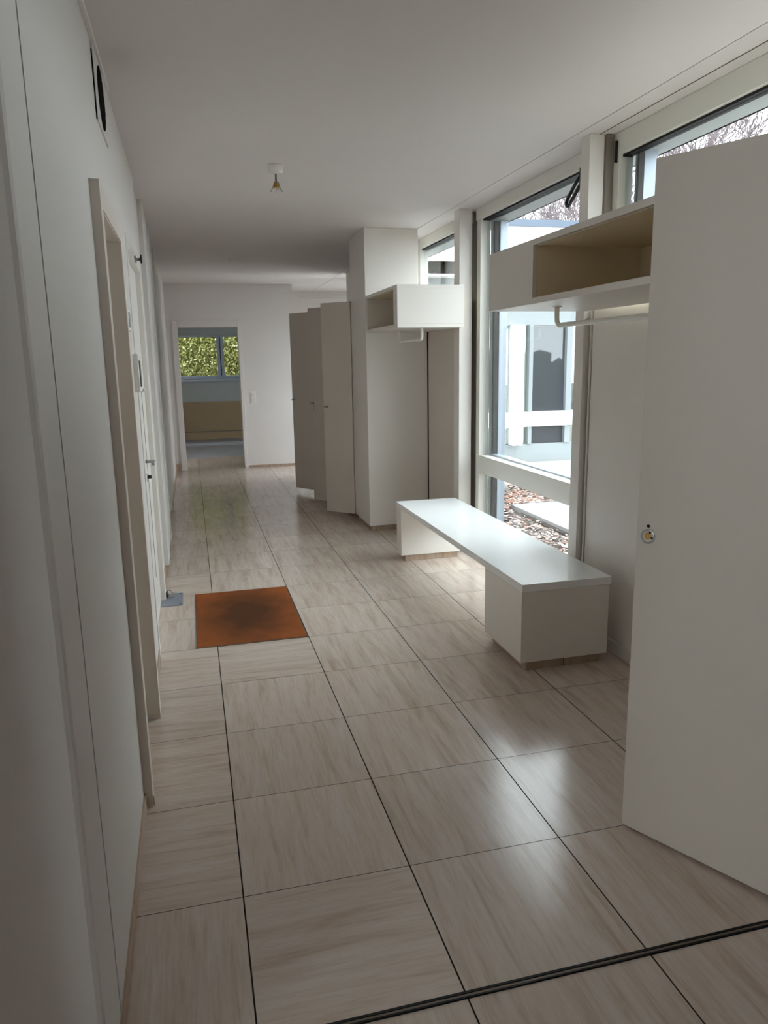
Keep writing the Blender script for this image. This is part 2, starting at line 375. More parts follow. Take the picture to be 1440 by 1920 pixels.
# intercom box and small glazed meter window on the wall beside the door
r = empty('intercom_box', (-.30,2.33,1.47), 'small white wall box with dark glass front beside the entry door, above the handle', 'intercom')
c = MB(); c.box(-.301,2.26,1.385,-.277,2.40,1.56,'plastic'); child(c, 'housing', r, .003)
c = MB(); c.box(-.2775,2.30,1.41,-.2745,2.385,1.53,'black'); child(c, 'glass_front', r)
c = MB(); c.tube([(-.281,2.39,1.385),(-.268,2.40,1.39),(-.268,2.40,1.40)], .006, 'plastic', 8); child(c, 'button', r)
r = empty('wall_thermostat', (-.30,2.16,1.70), 'narrow grey plate high on the white left wall, before the entry door', 'thermostat')
c = MB(); c.box(-.301,2.10,1.66,-.293,2.22,1.75,'plastic'); child(c, 'housing', r, .002)
c = MB(); c.box(-.2935,2.12,1.675,-.291,2.20,1.74,'zinc'); child(c, 'dial_plate', r)

# vent in the upper left wall
r = empty('air_vent', (XL,1.65,2.46), 'white square ventilation plate with black round mesh, high on left wall under ceiling', 'air vent')
c = MB(); c.box(XL-.0005,1.475,2.335,XL+.006,1.83,2.575,'wall_dim'); child(c, 'plate', r, .001)
c = MB(); c.box(XL+.0001,1.468,2.335,XL+.004,1.475,2.55,'gap'); child(c, 'edge_shade_strip', r)  # dark strip painted in for the shaded near edge of the plate
c = MB(); c.lathe([(.105,.0062),(.105,.0072)], (XL,1.66,2.455), 'gap', 40, 'x')
mesh_ = child(c, 'mesh_backing', r)
c = MB()
for k in range(-6, 7):
    t = k*.0165; h = math.sqrt(max(0, .103**2-t*t))
    if h > .01:
        c.tube([(XL+.0085,1.66+t,2.455-h),(XL+.0085,1.66+t,2.455+h)], .0012, 'gap', 5)
        c.tube([(XL+.0085,1.66-h,2.455+t),(XL+.0085,1.66+h,2.455+t)], .0012, 'gap', 5)
child(c, 'wire_mesh', r)
# cove strip under the ceiling, left
mb = MB(); mb.box(XL-.0005,-.08,H-.020,XL+.014,1.98,H-.001,'white'); struct(mb.build('trim_4', bevel=.002))

# ------------------------------------------------------------------ floor plate, door stop, mat, track
r = empty('floor_plate', (-.26,3.42,0), 'grey steel plate let into the floor at the foot of the entry door', 'floor plate')
c = MB(); c.box(-.325,3.285,.0003,-.188,3.56,.004,'zinc'); child(c, 'plate', r, .001)
for p in [(-.205,3.31),(-.205,3.54)]:
    c = MB(); c.lathe([(.006,.004),(.006,.0048)], (p[0],p[1],0), 'gap', 10); child(c, 'screw', r)
r = empty('door_stop', (-.29,3.50,.004), 'small black and steel door stop standing on the grey floor plate', 'door stop')
c = MB(); c.box(-.325,3.46,.0042,-.25,3.53,.010,'steel'); child(c, 'base', r, .001)
c = MB(); c.lathe([(.018,.010),(.018,.03),(.012,.04)], (-.296,3.47,0), 'black', 16); child(c, 'rubber_buffer', r)
c = MB(); c.tube([(-.29,3.505,.01),(-.285,3.50,.045),(-.265,3.49,.047),(-.255,3.485,.03)], .006, 'steel', 8); child(c, 'lever', r)

r = empty('doormat', (.1925,2.995,0), 'orange-brown coir doormat with darker worn middle, sunk flush in the tiled floor', 'doormat')
c = MB(); c.box(-.1075,2.505,.0002,.4925,3.485,.0045,'coir')
m_ = child(c, 'mat', r, .002)
for v in m_.data.vertices: v.co -= Vector((.1925,2.995,0))
m_.location = (0,0,0)
c = MB(); c.box(-.1125,2.50,.0002,-.1085,3.49,.0035,'track').box(.4935,2.50,.0002,.4975,3.49,.0035,'track').box(-.1125,2.4985,.0002,.4975,2.5035,.0035,'track').box(-.1125,3.4865,.0002,.4975,3.4915,.0035,'track')
child(c, 'frame', r)
r = empty('floor_track', (.6,.008,0), 'thin dark double metal track across the tiled floor in front', 'floor track')
c = MB(); c.box(XL+.01,.0,.0003,1.95,.0045,.004,'rubber'); child(c, 'rail', r)
c = MB(); c.box(XL+.01,.0125,.0003,1.95,.019,.004,'rubber'); child(c, 'rail', r)
c = MB(); c.box(XL+.01,.0045,.0002,1.95,.0125,.0022,'track'); child(c, 'channel', r)

# ------------------------------------------------------------------ ceiling lamp socket
lx, ly = .497, 3.074
r = empty('ceiling_lamp_holder', (lx,ly,H), 'bare brass bulb holder hanging from a white ceiling rose, no bulb', 'lamp holder')
c = MB(); c.lathe([(.046,H),(.046,H-.006),(.042,H-.03),(.038,H-.043),(.012,H-.046)], (lx,ly,0), 'plastic', 32); child(c, 'ceiling_rose', r)
c = MB(); c.tube([(lx,ly,H-.046),(lx,ly,H-.088)], .0045, 'black', 10).tube([(lx-.009,ly,H-.046),(lx-.012,ly,H-.09)], .002, 'plastic', 6); child(c, 'cable', r)
c = MB(); c.lathe([(.009,H-.086),(.014,H-.092),(.017,H-.118),(.016,H-.121)], (lx,ly,0), 'brass', 24); child(c, 'socket', r)
c = MB()
for a in (0.3,1.5,2.6,3.7,4.9,5.8):
    dx, dy = math.cos(a), math.sin(a)
    c.tube([(lx+dx*.013,ly+dy*.013,H-.090),(lx+dx*.022,ly+dy*.022,H-.118),(lx+dx*.033,ly+dy*.033,H-.136),(lx+dx*.040,ly+dy*.040,H-.138)], .0022, 'steel', 6)
child(c, 'shade_clips', r)
r = MB().lathe([(.03,H-.0002),(.03,H-.006),(.024,H-.010)], (.473,7.04,0), 'plastic', 24).build('ceiling_outlet')
tag(r, 'small round white cover cap on the ceiling, deeper into the corridor', 'ceiling outlet')

# ------------------------------------------------------------------ far wall with doorway
Y0 = 9.60
mb = MB()
mb.box(-.5,Y0,0,-.215,Y0+.15,H,'wall').box(-.215,Y0,2.06,.67,Y0+.15,H,'wall').box(.67,Y0,0,1.45,Y0+.15,H,'wall').box(1.32,Y0+.15,0,1.45,10.7,H,'wall')
struct(mb.build('wall_far'))
mb = MB(); mb.box(.71,Y0-.008,0,1.45,Y0,.03,'skirt'); struct(mb.build('baseboard_far'))
r = empty('door_3', (.23,Y0,0), kind='structure')
c = MB(); c.box(-.245,Y0-.02,.0,-.17,Y0+.16,2.10,'wall').box(.655,Y0-.02,0,.70,Y0+.16,2.10,'wall').box(-.17,Y0-.02,2.015,.655,Y0+.16,2.10,'wall')
child(c, 'door_frame', r, .003)
mb = MB(); mb.box(-.318,Y0-.05,0,-.25,Y0-.0005,.10,'skirt'); struct(mb.build('trim_5'))
r = empty('light_switch', (.83,Y0,1.02), 'white square light switch on the far wall, right of the doorway', 'light switch')
c = MB(); c.box(.785,Y0-.008,.93,.865,Y0-.0002,1.10,'plastic'); child(c, 'plate', r, .002)
c = MB(); c.box(.80,Y0-.013,1.025,.85,Y0-.008,1.085,'white'); child(c, 'rocker', r, .002)
c = MB(); c.box(.80,Y0-.013,.945,.85,Y0-.008,1.005,'white'); child(c, 'rocker', r, .002)

# far room
YB = 14.2
mb = MB(); mb.box(-1.6,Y0+.15,-.25,3.2,YB,-.004,'roomfloor'); o = struct(mb.build('floor_far_room'))
mb = MB(); mb.box(-1.6,YB,0,3.2,YB+.3,1.20,'roomwall').box(-1.6,YB,2.10,3.2,YB+.3,H,'roomwall').box(-1.6,YB,1.2,-.9,YB+.3,2.1,'roomwall').box(2.2,YB,1.2,3.2,YB+.3,2.1,'roomwall')
struct(mb.build('wall_far_room'))
mb = MB(); mb.box(-1.8,Y0+.15,0,-1.6,YB+.3,H,'roomwall'); struct(mb.build('wall_far_room_left'))
mb = MB(); mb.box(3.2,10.7,0,3.4,YB+.3,H,'roomwall').box(1.46,10.7,0,3.2,10.8,H,'roomwall'); struct(mb.build('wall_far_room_right'))
mb = MB(); mb.box(-1.8,Y0+.15,H,1.32,YB+.3,H+.2,'ceil').box(1.32,10.8,H,3.4,YB+.3,H+.2,'ceil'); struct(mb.build('ceiling_far_room'))
r = empty('window_4', (.55,YB,1.2), kind='structure')
c = MB()
c.box(-.9,YB+.02,1.20,2.2,YB+.09,1.27,'alu').box(-.9,YB+.02,2.03,2.2,YB+.09,2.10,'alu').box(-.9,YB+.02,1.2,-.84,YB+.09,2.1,'alu').box(2.14,YB+.02,1.2,2.2,YB+.09,2.1,'alu')
c.box(.515,YB+.01,1.22,.575,YB+.08,2.06,'alu').box(.59,YB+.01,1.22,.645,YB+.08,2.06,'alu').box(.574,YB+.03,1.24,.591,YB+.07,2.04,'gap')
child(c, 'window_frame', r, .003)
c = MB(); c.box(-.86,YB+.05,1.25,2.16,YB+.056,2.05,'glass'); child(c, 'pane', r)
c = MB(); c.box(-1.0,YB-.10,1.15,2.3,YB+.02,1.185,'alu'); child(c, 'window_sill', r, .003)
c = MB(); c.box(.572,YB-.012,1.36,.594,YB+.012,1.46,'black').tube([(.583,YB-.01,1.44),(.583,YB-.04,1.44),(.583,YB-.04,1.33)], .008, 'black', 8); child(c, 'window_handle', r)
c = MB(); c.box(-1.0,YB-.06,2.06,2.3,YB+.0,2.26,'blind'); child(c, 'blind_box', r, .004)
r = empty('low_wood_panel', (.6,YB,0), 'low brown panel along the wall under the window, seen through the far doorway', 'wall panel')
c = MB(); c.box(-1.595,YB-.05,.16,3.195,YB-.001,.75,'panelwood'); child(c, 'panel', r)
c = MB(); c.box(-1.595,YB-.07,0,3.195,YB-.001,.145,'panelwood'); child(c, 'plinth', r)

# hedge outside the far window
def leafy(name, box, n, size, mats, seed, parent=None, loc=None):
    rnd = random.Random(seed); c = MB()
    x0,y0,z0,x1,y1,z1 = box
    for m in mats: c.mi(m)
    for k in range(n):
        p = Vector((rnd.uniform(x0,x1), rnd.uniform(y0,y1), rnd.uniform(z0,z1)))
        a = Vector((rnd.gauss(0,1),rnd.gauss(0,.6),rnd.gauss(0,1))).normalized(); b = a.orthogonal().normalized()
        q = Matrix.Rotation(rnd.uniform(0,6.28), 3, a); b = q @ b
        s_ = size*rnd.uniform(.6,1.3)
        vs = [c.bm.verts.new(p+v) for v in (a*s_, b*s_*.5+a*.2*s_, -a*s_*.8, -b*s_*.5)]
        f = c.bm.faces.new(vs); f.material_index = c.mi(rnd.choice(mats))
    return c
r = empty('garden_hedge', (0,17,-.2), 'dense yellow-green hedge outside the far window', 'hedge')
c = leafy('foliage', (-1.6,15.98,-.2,3.4,16.25,3.6), 30000, .034, ['hedgeA','hedgeA','hedgeB','hedgeC','hedgeB'], 5)
o = child(c, 'foliage', r)
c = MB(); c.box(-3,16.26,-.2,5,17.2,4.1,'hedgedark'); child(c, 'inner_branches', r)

# ------------------------------------------------------------------ middle partition (wardrobe end) and closets
mb = MB()
mb.box(1.435,4.935,.05,1.905,5.53,H-.0005,'white').box(1.90,4.935,.05,1.985,5.53,2.02,'white')
struct(mb.build('wall_middle', bevel=.003))
mb = MB(); mb.box(1.455,4.955,0,1.98,5.51,.0495,'skirt'); struct(mb.build('baseboard_middle'))
# wall above and behind the closets
mb = MB(); mb.box(1.95,5.535,0,2.10,8.17,H,'wall'); struct(mb.build('wall_right_far'))
r = empty('wardrobe', (1.70,6.8,0), 'low-topped white built-in closet row with three half-open doors along the corridor', 'closet')
c = MB()
c.box(1.45,5.532,.05,1.948,8.10,.07,'cream').box(1.45,5.532,2.03,1.948,8.10,2.05,'white')
for yy in (5.532,6.03,6.75,7.5,8.08): c.box(1.45,yy,.07,1.948,yy+.02,2.03,'white')
c.box(1.93,5.54,.07,1.9475,8.08,2.03,'cream')
child(c, 'carcass', r, .001)
c = MB(); c.box(1.50,5.532,0,1.94,8.10,.0495,'skirt'); child(c, 'plinth', r)
c = MB()
for yy in (6.4,7.1,7.8): c.box(1.47,yy-.33,1.1,1.93,yy+.2,1.12,'cream')
child(c, 'shelf_board', r)
def leaf(hx,hy,fx,fy,z0,z1,root,name,knob=True,t=.02,key=False):
    d = Vector((fx-hx,fy-hy,0)); L_ = d.length; d.normalize(); n = Vector((-d.y,d.x,0))
    if n.y > 0: n = -n       # towards the camera
    P = lambda a, b: (hx+d.x*a+n.x*b, hy+d.y*a+n.y*b)
    c = MB(); c.prism([P(0,0),P(L_,0),P(L_,t),P(0,t)], z0, z1, 'door')
    o = child(c, name, root, .0015)
    if knob:
        a0 = L_-.045
        q0 = P(a0,t); q1 = P(a0,t+.022); q2 = P(a0,t+.03)
        zc = 1.085
        c = MB(); c.tube([(q0[0],q0[1],zc),(q1[0],q1[1],zc)], .007, 'steel', 10)
        b0 = P(a0-.02,t+.024); b1 = P(a0+.02,t+.024)
        c.tube([(b0[0],b0[1],zc),(b1[0],b1[1],zc)], .009, 'steel', 10)
        kb = c.build('knob'); kb.parent = o
        if key:
            c = MB(); qa = P(a0,t+.004); c.tube([(qa[0],qa[1],zc-.02),(qa[0],qa[1],zc-.075)], .006, 'plastic', 8)
            kk = c.build('key_tag'); kk.parent = o
    return o
leaf(1.437,5.534,1.205,5.775,.05,2.05,r,'door')
leaf(1.445,6.04,1.191,6.46,.05,2.05,r,'door',key=True)
leaf(1.445,6.76,1.108,7.302,.05,2.05,r,'door')

# corridor of the wing beyond
mb = MB(); mb.box(1.45,10.6,0,3.2,10.7,H,'wall').box(3.2,10.6,0,8.0,10.7,.3,'wall').box(3.2,10.6,2.4,8.0,10.7,H,'wall').box(8.0,10.6,0,8.2,10.7,H,'wall'); struct(mb.build('wall_wing_back'))
struct(MB().box(3.2,10.64,.3,3.26,10.69,2.4,'frame').box(5.57,10.64,.3,5.63,10.69,2.4,'frame').box(7.94,10.64,.3,8.0,10.69,2.4,'frame').box(3.26,10.66,.3,7.94,10.666,2.4,'glass').build('added_fill_glazing'))  # glazing added to bring more light to the far end of the corridor
mb = MB(); mb.box(8.0,8.6,0,8.2,10.6,H,'wall'); struct(mb.build('wall_wing_end'))
mb = MB(); mb.tube([(1.7,10.55,2.5),(4.5,10.55,2.5)], .009, 'plastic', 8).box(1.7,10.555,2.495,1.71,10.6,2.505,'plastic').box(4.49,10.555,2.495,4.5,10.6,2.505,'plastic')
o = mb.build('curtain_rail'); tag(o, 'thin white curtain rail high on the wall beyond the closet doors', 'curtain rail')

# ------------------------------------------------------------------ window wall, right
def post(name, x0,y0,x1,y1):
    return struct(MB().box(x0,y0,0,x1,y1,H,'white').build(name, bevel=.003))
post('trim_6', XW,4.06,2.062,4.18)
post('trim_7', XW,2.18,2.04,2.27)
# window 1 (tall, with mid rail)
r = empty('window_1', (2.09,3.1,0), kind='structure')
XF = 2.09
c = MB()
c.box(XF,2.27,2.515,XF+.08,4.06,H-.001,'frame')          # head
c.box(XF,2.272,0,XF+.08,2.50,2.515,'frame')            # near stile
c.box(XF,3.965,0,XF+.08,4.03,2.515,'frame').box(XF+.01,4.03,0,XF+.08,4.18,2.515,'gap_fill')  # far stile
c.box(XF,2.50,.642,XF+.07,3.965,.777,'frame').box(XF,2.50,.0,XF+.08,3.965,.10,'frame')
child(c, 'window_frame', r, .002)
c = MB()
c.box(XF+.02,2.50,2.504,XF+.07,3.965,2.5148,'rubber')
child(c, 'gasket', r)
c = MB(); c.box(XF+.08,3.92,.10,XF+.20,3.964,2.50,'alu').box(XF+.085,3.895,.10,XF+.115,3.92,2.49,'rubber').box(XF+.125,3.89,.10,XF+.15,3.92,2.49,'alu').box(XF+.085,2.50,.10,XF+.20,2.52,2.5,'alu').box(XF+.07,2.50,.777,XF+.14,3.89,.79,'alu')
child(c, 'outer_frame', r, .002)
c = MB(); c.box(XF+.05,2.50,.777,XF+.056,3.965,2.504,'glass'); child(c, 'pane', r)
c = MB(); c.box(XF+.05,2.50,.10,XF+.056,3.965,.642,'glass'); child(c, 'pane', r)
XF = 2.03
c = MB(); c.box(XF-.045,2.272,2.395,XF-.016,2.325,2.475,'black')
pts = []
for k in range(17):
    a = math.pi*k/16+math.pi/2
    pts.append((XF-.045, 2.385+.017*0+math.cos(a)*.015+.045, 2.375+math.sin(a)*.015-.012))
c.tube([(XF-.04,2.325,2.435),(XF-.04,2.37,2.41),(XF-.04,2.45,2.352),(XF-.04,2.468,2.33),(XF-.04,2.46,2.312),(XF-.04,2.44,2.308),(XF-.04,2.36,2.365),(XF-.04,2.325,2.39)], .0095, 'black', 8)
child(c, 'window_handle', r)
# window 2 (upper, far bay) over a solid panel
r = empty('window_2', (2.09,4.8,2.0), kind='structure')
XF = 2.09
c = MB(); c.box(XF,4.18,2.515,XF+.08,5.53,H-.001,'frame').box(XF,4.18,1.95,XF+.08,5.53,2.02,'frame').box(XF,4.18,2.02,XF+.08,4.22,2.515,'frame').box(XF,5.47,2.02,XF+.08,5.53,2.515,'frame')
child(c, 'window_frame', r, .002)
c = MB(); c.box(XF+.02,4.22,2.504,XF+.07,5.47,2.5148,'rubber'); child(c, 'gasket', r)
c = MB(); c.box(XF+.04,4.22,2.02,XF+.046,5.47,2.504,'glass'); child(c, 'pane', r)
mb = MB(); mb.box(1.99,4.183,.0,2.10,4.925,1.95,'door').box(1.99,4.93,0,2.1,5.53,1.95,'gap'); struct(mb.build('wall_right_middle'))
mb = MB(); mb.box(1.986,4.921,.05,1.9895,4.934,1.95,'gap'); struct(mb.build('trim_8'))
# window 0 (upper, near bay) over a solid panel
X0 = 2.09
r = empty('window_3', (X0,1.1,1.9), kind='structure')
c = MB(); c.box(X0,-.08,2.495,X0+.08,2.18,H-.001,'frame').box(X0,-.08,1.75,X0+.08,2.18,1.85,'frame').box(X0,2.12,1.85,X0+.08,2.20,2.495,'frame').box(2.045,2.168,1.75,X0,2.19,H-.001,'gap_fill').box(X0,-.08,1.85,X0+.08,.0,2.495,'frame')
child(c, 'window_frame', r, .002)
c = MB(); c.box(X0+.02,.0,2.484,X0+.07,2.12,2.4948,'rubber').box(X0+.05,2.02,1.85,X0+.08,2.035,2.484,'rubber').box(2.075,2.134,2.46,2.089,2.14,2.56,'black')
child(c, 'gasket', r)
c = MB(); c.box(X0+.08,2.035,1.85,X0+.16,2.10,2.5,'alu'); child(c, 'outer_frame', r)
c = MB(); c.box(X0+.04,.0,1.85,X0+.046,2.12,2.484,'glass'); child(c, 'pane', r)
mb = MB(); mb.box(2.0,-.08,0,2.2,2.155,1.75,'white'); struct(mb.build('wall_right_near'))
mb = MB(); mb.box(1.990,2.158,0,2.04,2.166,1.75,'white').box(2.0,2.1555,0,2.05,2.158,1.75,'gap').box(2.0,2.166,0,2.05,2.179,1.75,'gap'); struct(mb.build('trim_9'))
mb = MB(); mb.box(1.985,-.08,0,1.9995,2.155,.062,'white'); struct(mb.build('baseboard_right', bevel=.002))
mb = MB(); mb.box(2.012,-.08,H-.003,2.0145,2.18,H-.0005,'track'); struct(mb.build('trim_10'))
mb = MB(); mb.box(2.2,-.20,0,4.2,-.08,H,'wall'); 
mb.bm.free()
# roof overhang outside
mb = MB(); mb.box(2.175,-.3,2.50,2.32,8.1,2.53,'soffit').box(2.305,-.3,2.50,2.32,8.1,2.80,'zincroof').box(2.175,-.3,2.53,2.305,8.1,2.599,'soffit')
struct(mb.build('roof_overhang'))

# ------------------------------------------------------------------ bench
r = empty('storage_bench', (1.65,2.83,0), 'long white built-in bench with box ends under the tall window', 'bench')
c = MB(); c.box(1.42,1.705,.412,1.897,3.975,.45,'benchtop'); child(c, 'bench_top', r, .002)
c = MB(); c.box(1.421,1.71,.05,1.89,2.175,.411,'white')
e1 = child(c, 'end_cabinet', r, .002)
c = MB(); c.box(1.422,3.85,.05,1.893,3.97,.411,'white'); child(c, 'end_panel', r, .002)
c = MB(); c.box(1.46,1.735,0,1.86,2.15,.0495,'skirt').box(1.665,1.7345,0,1.668,1.7352,.0495,'gap'); child(c, 'plinth', r)
c = MB(); c.box(1.46,3.87,0,1.88,3.955,.0495,'skirt'); child(c, 'plinth', r)
c = MB(); c.box(1.865,2.18,.33,1.89,3.845,.408,'white'); child(c, 'rear_rail', r)

# ------------------------------------------------------------------ wall shelves with coat rails
def shelf(y0, y1, closed_end, xf, xb, label, z0=1.742, z1=2.012, niche=None, rail=None):
    r = empty('coat_shelf', ((xf+xb)/2,(y0+y1)/2,z0), label, 'shelf', None)
    t = .022
    c = MB()
    c.box(xf,y0,z0,xb,y1,z0+t+.004,'shelf').box(xf,y0,z1-t-.004,xb,y1,z1,'shelf')
    c.box(xf,y0,z0+t+.004,xb,y0+t,z1-t-.004,'shelf').box(xf,y1-t,z0+t+.004,xb,y1,z1-t-.004,'shelf')
    c.box(xb-.012,y0+t,z0+t+.004,xb,y1-t,z1-t-.004,'cream')
    n0, n1 = niche
    child(c, 'carcass', r, .0015)
    c = MB()
    if n1 < y1-.05:
        c.box(xf-.001,n1,z0+.0005,xf+.018,y1+.001,z1-.0005,'shelf')
        dv = MB(); dv.box(xf+.019,n1,z0+t+.0042,xb-.0125,n1+.018,z1-t-.0042,'cream'); child(dv, 'divider', r)
        child(c, 'front_panel', r, .001); c = MB()
    if n0 > y0+.05:
        c.box(xf-.001,y0-.001,z0+.0005,xf+.018,n0,z1-.0005,'shelf')
        dv = MB(); dv.box(xf+.019,n0-.018,z0+t+.0042,xb-.0125,n0,z1-t-.0042,'cream'); child(dv, 'divider', r)
        child(c, 'front_panel', r, .001); c = MB()
    if len(c.bm.verts): child(c, 'front_panel', r, .001)
    c = MB()
    c.box(xf+.02,n0+.001,z0+t+.0042,xb-.013,n1-.001,z0+t+.006,'cream').box(xf+.02,n0+.001,z1-t-.006,xb-.013,n1-.001,z1-t-.0042,'cream')
    child(c, 'niche_lining', r)
    xr, a, b, dz = rail
    c = MB(); R = .035; rr = .011
    zt, zb = z0+.004, z0-dz
    pts = [(xr,b,zt),(xr,b,zb+R)]
    for k in range(1,7):
        an = math.pi/2*k/6; pts.append((xr,b-R+R*math.cos(an),zb+R-R*math.sin(an)))
    for k in range(0,7):
        an = math.pi/2*k/6; pts.append((xr,a+R-R*math.sin(an),zb+R-R*math.cos(an)))
    pts.append((xr,a,zt))
    c.tube(pts, rr, 'plastic', 12).lathe([(.022,z0-.004),(.022,z0+.001)], (xr,b,0), 'plastic', 16).lathe([(.022,z0-.004),(.022,z0+.001)], (xr,a,0), 'plastic', 16)
    child(c, 'coat_rail', r)
    return r
shelf(.02,2.15,1,1.42,1.955,'white box shelf with open niche and coat rail, above the near end of the bench', niche=(.30,1.665), rail=(1.62,.25,1.82,.085))
shelf(3.955,4.93,0,1.445,1.958,'white box shelf with coat rail between the far window post and the partition', z0=1.745, z1=2.05, niche=(4.06,4.90), rail=(1.66,4.05,4.68,.085))

# ------------------------------------------------------------------ near door
r = empty('door_4', (1.50,-.04,0), kind='structure')
hx, hy, fx, fy = 1.502,-.043,1.222,.495
d = Vector((fx-hx,fy-hy,0)); L_ = d.length; d.normalize(); n = Vector((-d.y,d.x,0))
if n.x < 0: n = -n
n = -n  # camera side is -n direction
back = -n
P = lambda a, b: (hx+d.x*a+back.x*b, hy+d.y*a+back.y*b)
c = MB(); c.prism([P(0,0),P(L_,0),P(L_,.04),P(0,.04)], .012, 2.04, 'door'); lf = child(c, 'door_leaf', r, .002)
# lock rosette with bare hole
def disc_on(face_a, z, prof, m, nseg=24):
    c = MB(); i = c.mi(m); rings = []
    for rad, off in prof:
        ring = []
        for j in range(nseg):
            t = 2*math.pi*j/nseg
            q = P(face_a+rad*math.cos(t), -off)
            ring.append(c.bm.verts.new((q[0],q[1],z+rad*math.sin(t))))
        rings.append(ring)
    for k in range(len(rings)-1):
        for j in range(nseg): c.bm.faces.new([rings[k][j],rings[k][(j+1)%nseg],rings[k+1][(j+1)%nseg],rings[k+1][j]]).material_index = i
    c.bm.faces.new(rings[0]).material_index = i; c.bm.faces.new(rings[-1][::-1]).material_index = i
    return c
ar = L_-.038
zz = .985
def attach(c, name, par):
    o = c.build(name); o.parent = par; o.location = (0,0,0)
    return o
ro = attach(disc_on(ar, zz, [(.022,0),(.022,.003),(.019,.004)], 'steel'), 'lock_rosette', lf)
for k in range(1): attach(disc_on(ar-.001, zz+.002, [(.011,.0041),(.011,.0046)], 'ochre'), 'bored_hole', lf)
attach(disc_on(ar, zz, [(.0165,.004),(.0165,.0043)], 'door'), 'rosette_face', lf)
attach(disc_on(ar+.0125-.02, zz+.013, [(.0035,.0043),(.0035,.0052)], 'black', 10), 'screw', lf)
attach(disc_on(ar-.0135, zz-.003, [(.0035,.0043),(.0035,.0052)], 'black', 10), 'screw', lf)
attach(disc_on(ar+.001, zz+.031, [(.005,0),(.005,.0012)], 'gap', 12), 'screw_hole', lf)

# ------------------------------------------------------------------ courtyard
GZ = -.005
mb = MB(); mb.box(2.18,-6,-.6,40,8.6,GZ-.035,'soil').box(8.2,8.6,-.6,40,40,GZ-.035,'soil').box(-12,14.6,-.6,8.2,40,GZ-.05,'soil')
struct(mb.build('ground'))
mb = MB(); mb.box(2.18,7.05,GZ-.03,8.2,8.6,GZ,'paving'); struct(mb.build('path'))
mb = MB(); mb.box(4.1,6.5,GZ-.03,8.2,7.045,GZ-.012,'gravel'); struct(mb.build('gravel_strip'))
o = MB().box(3.08,3.3,-.035,4.9,5.55,.03,'slab').build('paving_slab', bevel=.006); tag(o, 'large pale concrete slab lying in the leaf-strewn garden bed outside the window', 'paving slab')
def litter():
    rnd = random.Random(11); c = MB()
    mats = ['leafA','leafA','leafC','leafC','leafA','leafB','leafA']
    for m in mats: c.mi(m)
    for k in range(16000):
        x = rnd.uniform(2.22,4.9); y = rnd.uniform(2.2,7.03)
        if 3.05 < x and 3.27 < y < 5.58 or any(math.hypot(x-a,y-b) < q for a,b,q in ((3.28,6.62,.2),(2.78,3.42,.12),(2.98,3.12,.13),(3.02,6.42,.1))): continue
        z = GZ-.03+abs(rnd.gauss(0,.012))
        s_ = rnd.uniform(.014,.034); a = rnd.uniform(0,6.28)
        ax = Vector((math.cos(a),math.sin(a),rnd.uniform(-.35,.35))).normalized(); bx = Vector((-math.sin(a),math.cos(a),rnd.uniform(-.5,.5))).normalized()
        p = Vector((x,y,z+.01))
        vs = [c.bm.verts.new(p+v) for v in (ax*s_, bx*s_*.5, -ax*s_, -bx*s_*.55)]
        near_red = math.hypot(x-3.45,y-6.15) < .38
        c.bm.faces.new(vs).material_index = c.mi('leafB' if near_red and rnd.random()<.6 else rnd.choice(mats))
    return c
o = litter().build('leaf_litter', recalc=False); tag(o, 'dry fallen leaves covering the garden bed outside the window', 'fallen leaves', kind='stuff')
def rock(x,y,sx,sy,sz,seed,label):
    rnd = random.Random(seed); c = MB(); i = c.mi('rock')
    res = bmesh.ops.create_icosphere(c.bm, subdivisions=3, radius=1)
    for v in c.bm.verts:
        k = 1+.12*math.sin(v.co.x*5+seed)+.1*math.sin(v.co.y*7+seed*2)+rnd.uniform(-.03,.03)
        v.co = Vector((v.co.x*sx*k, v.co.y*sy*k, max(v.co.z,-.5)*sz*k))
        v.co += Vector((x,y,GZ-.03+sz*.4))
    for f in c.bm.faces: f.smooth = True
    o = c.build('garden_rock'); tag(o, label, 'rock', 'rocks in the garden bed'); return o
rock(3.28,6.62,.20,.17,.12,2,'pale round rock at the far end of the garden bed, behind the slab')
rock(2.78,3.42,.11,.08,.07,3,'small pale rock at the near corner of the garden bed, by the window frame')
rock(2.98,3.12,.10,.12,.06,4,'low pale rock beside the near edge of the concrete slab')
rock(3.02,6.42,.09,.08,.06,5,'small pale rock left of the biggest rock in the garden bed')

# the wing across the courtyard
WY = 8.6
r = empty('house_wing', (5,WY,0), 'white glazed house wing across the courtyard seen through the tall window', 'building')
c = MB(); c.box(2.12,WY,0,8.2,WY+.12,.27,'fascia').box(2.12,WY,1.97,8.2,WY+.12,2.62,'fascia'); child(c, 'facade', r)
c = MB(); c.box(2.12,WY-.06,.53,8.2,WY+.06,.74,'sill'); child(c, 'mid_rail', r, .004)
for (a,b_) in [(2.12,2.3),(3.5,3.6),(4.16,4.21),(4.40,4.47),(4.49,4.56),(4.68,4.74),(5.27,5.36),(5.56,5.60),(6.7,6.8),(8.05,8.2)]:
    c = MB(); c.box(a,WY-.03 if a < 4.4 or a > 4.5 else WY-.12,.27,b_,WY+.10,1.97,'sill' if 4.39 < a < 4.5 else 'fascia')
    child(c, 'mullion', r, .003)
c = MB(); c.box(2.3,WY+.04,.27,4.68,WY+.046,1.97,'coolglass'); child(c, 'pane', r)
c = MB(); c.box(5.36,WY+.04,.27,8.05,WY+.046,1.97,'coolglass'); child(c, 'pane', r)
c = MB(); c.box(4.74,WY+.04,.27,5.27,WY+.06,1.97,'darkglass'); child(c, 'pane', r, label='dark reflecting pane')
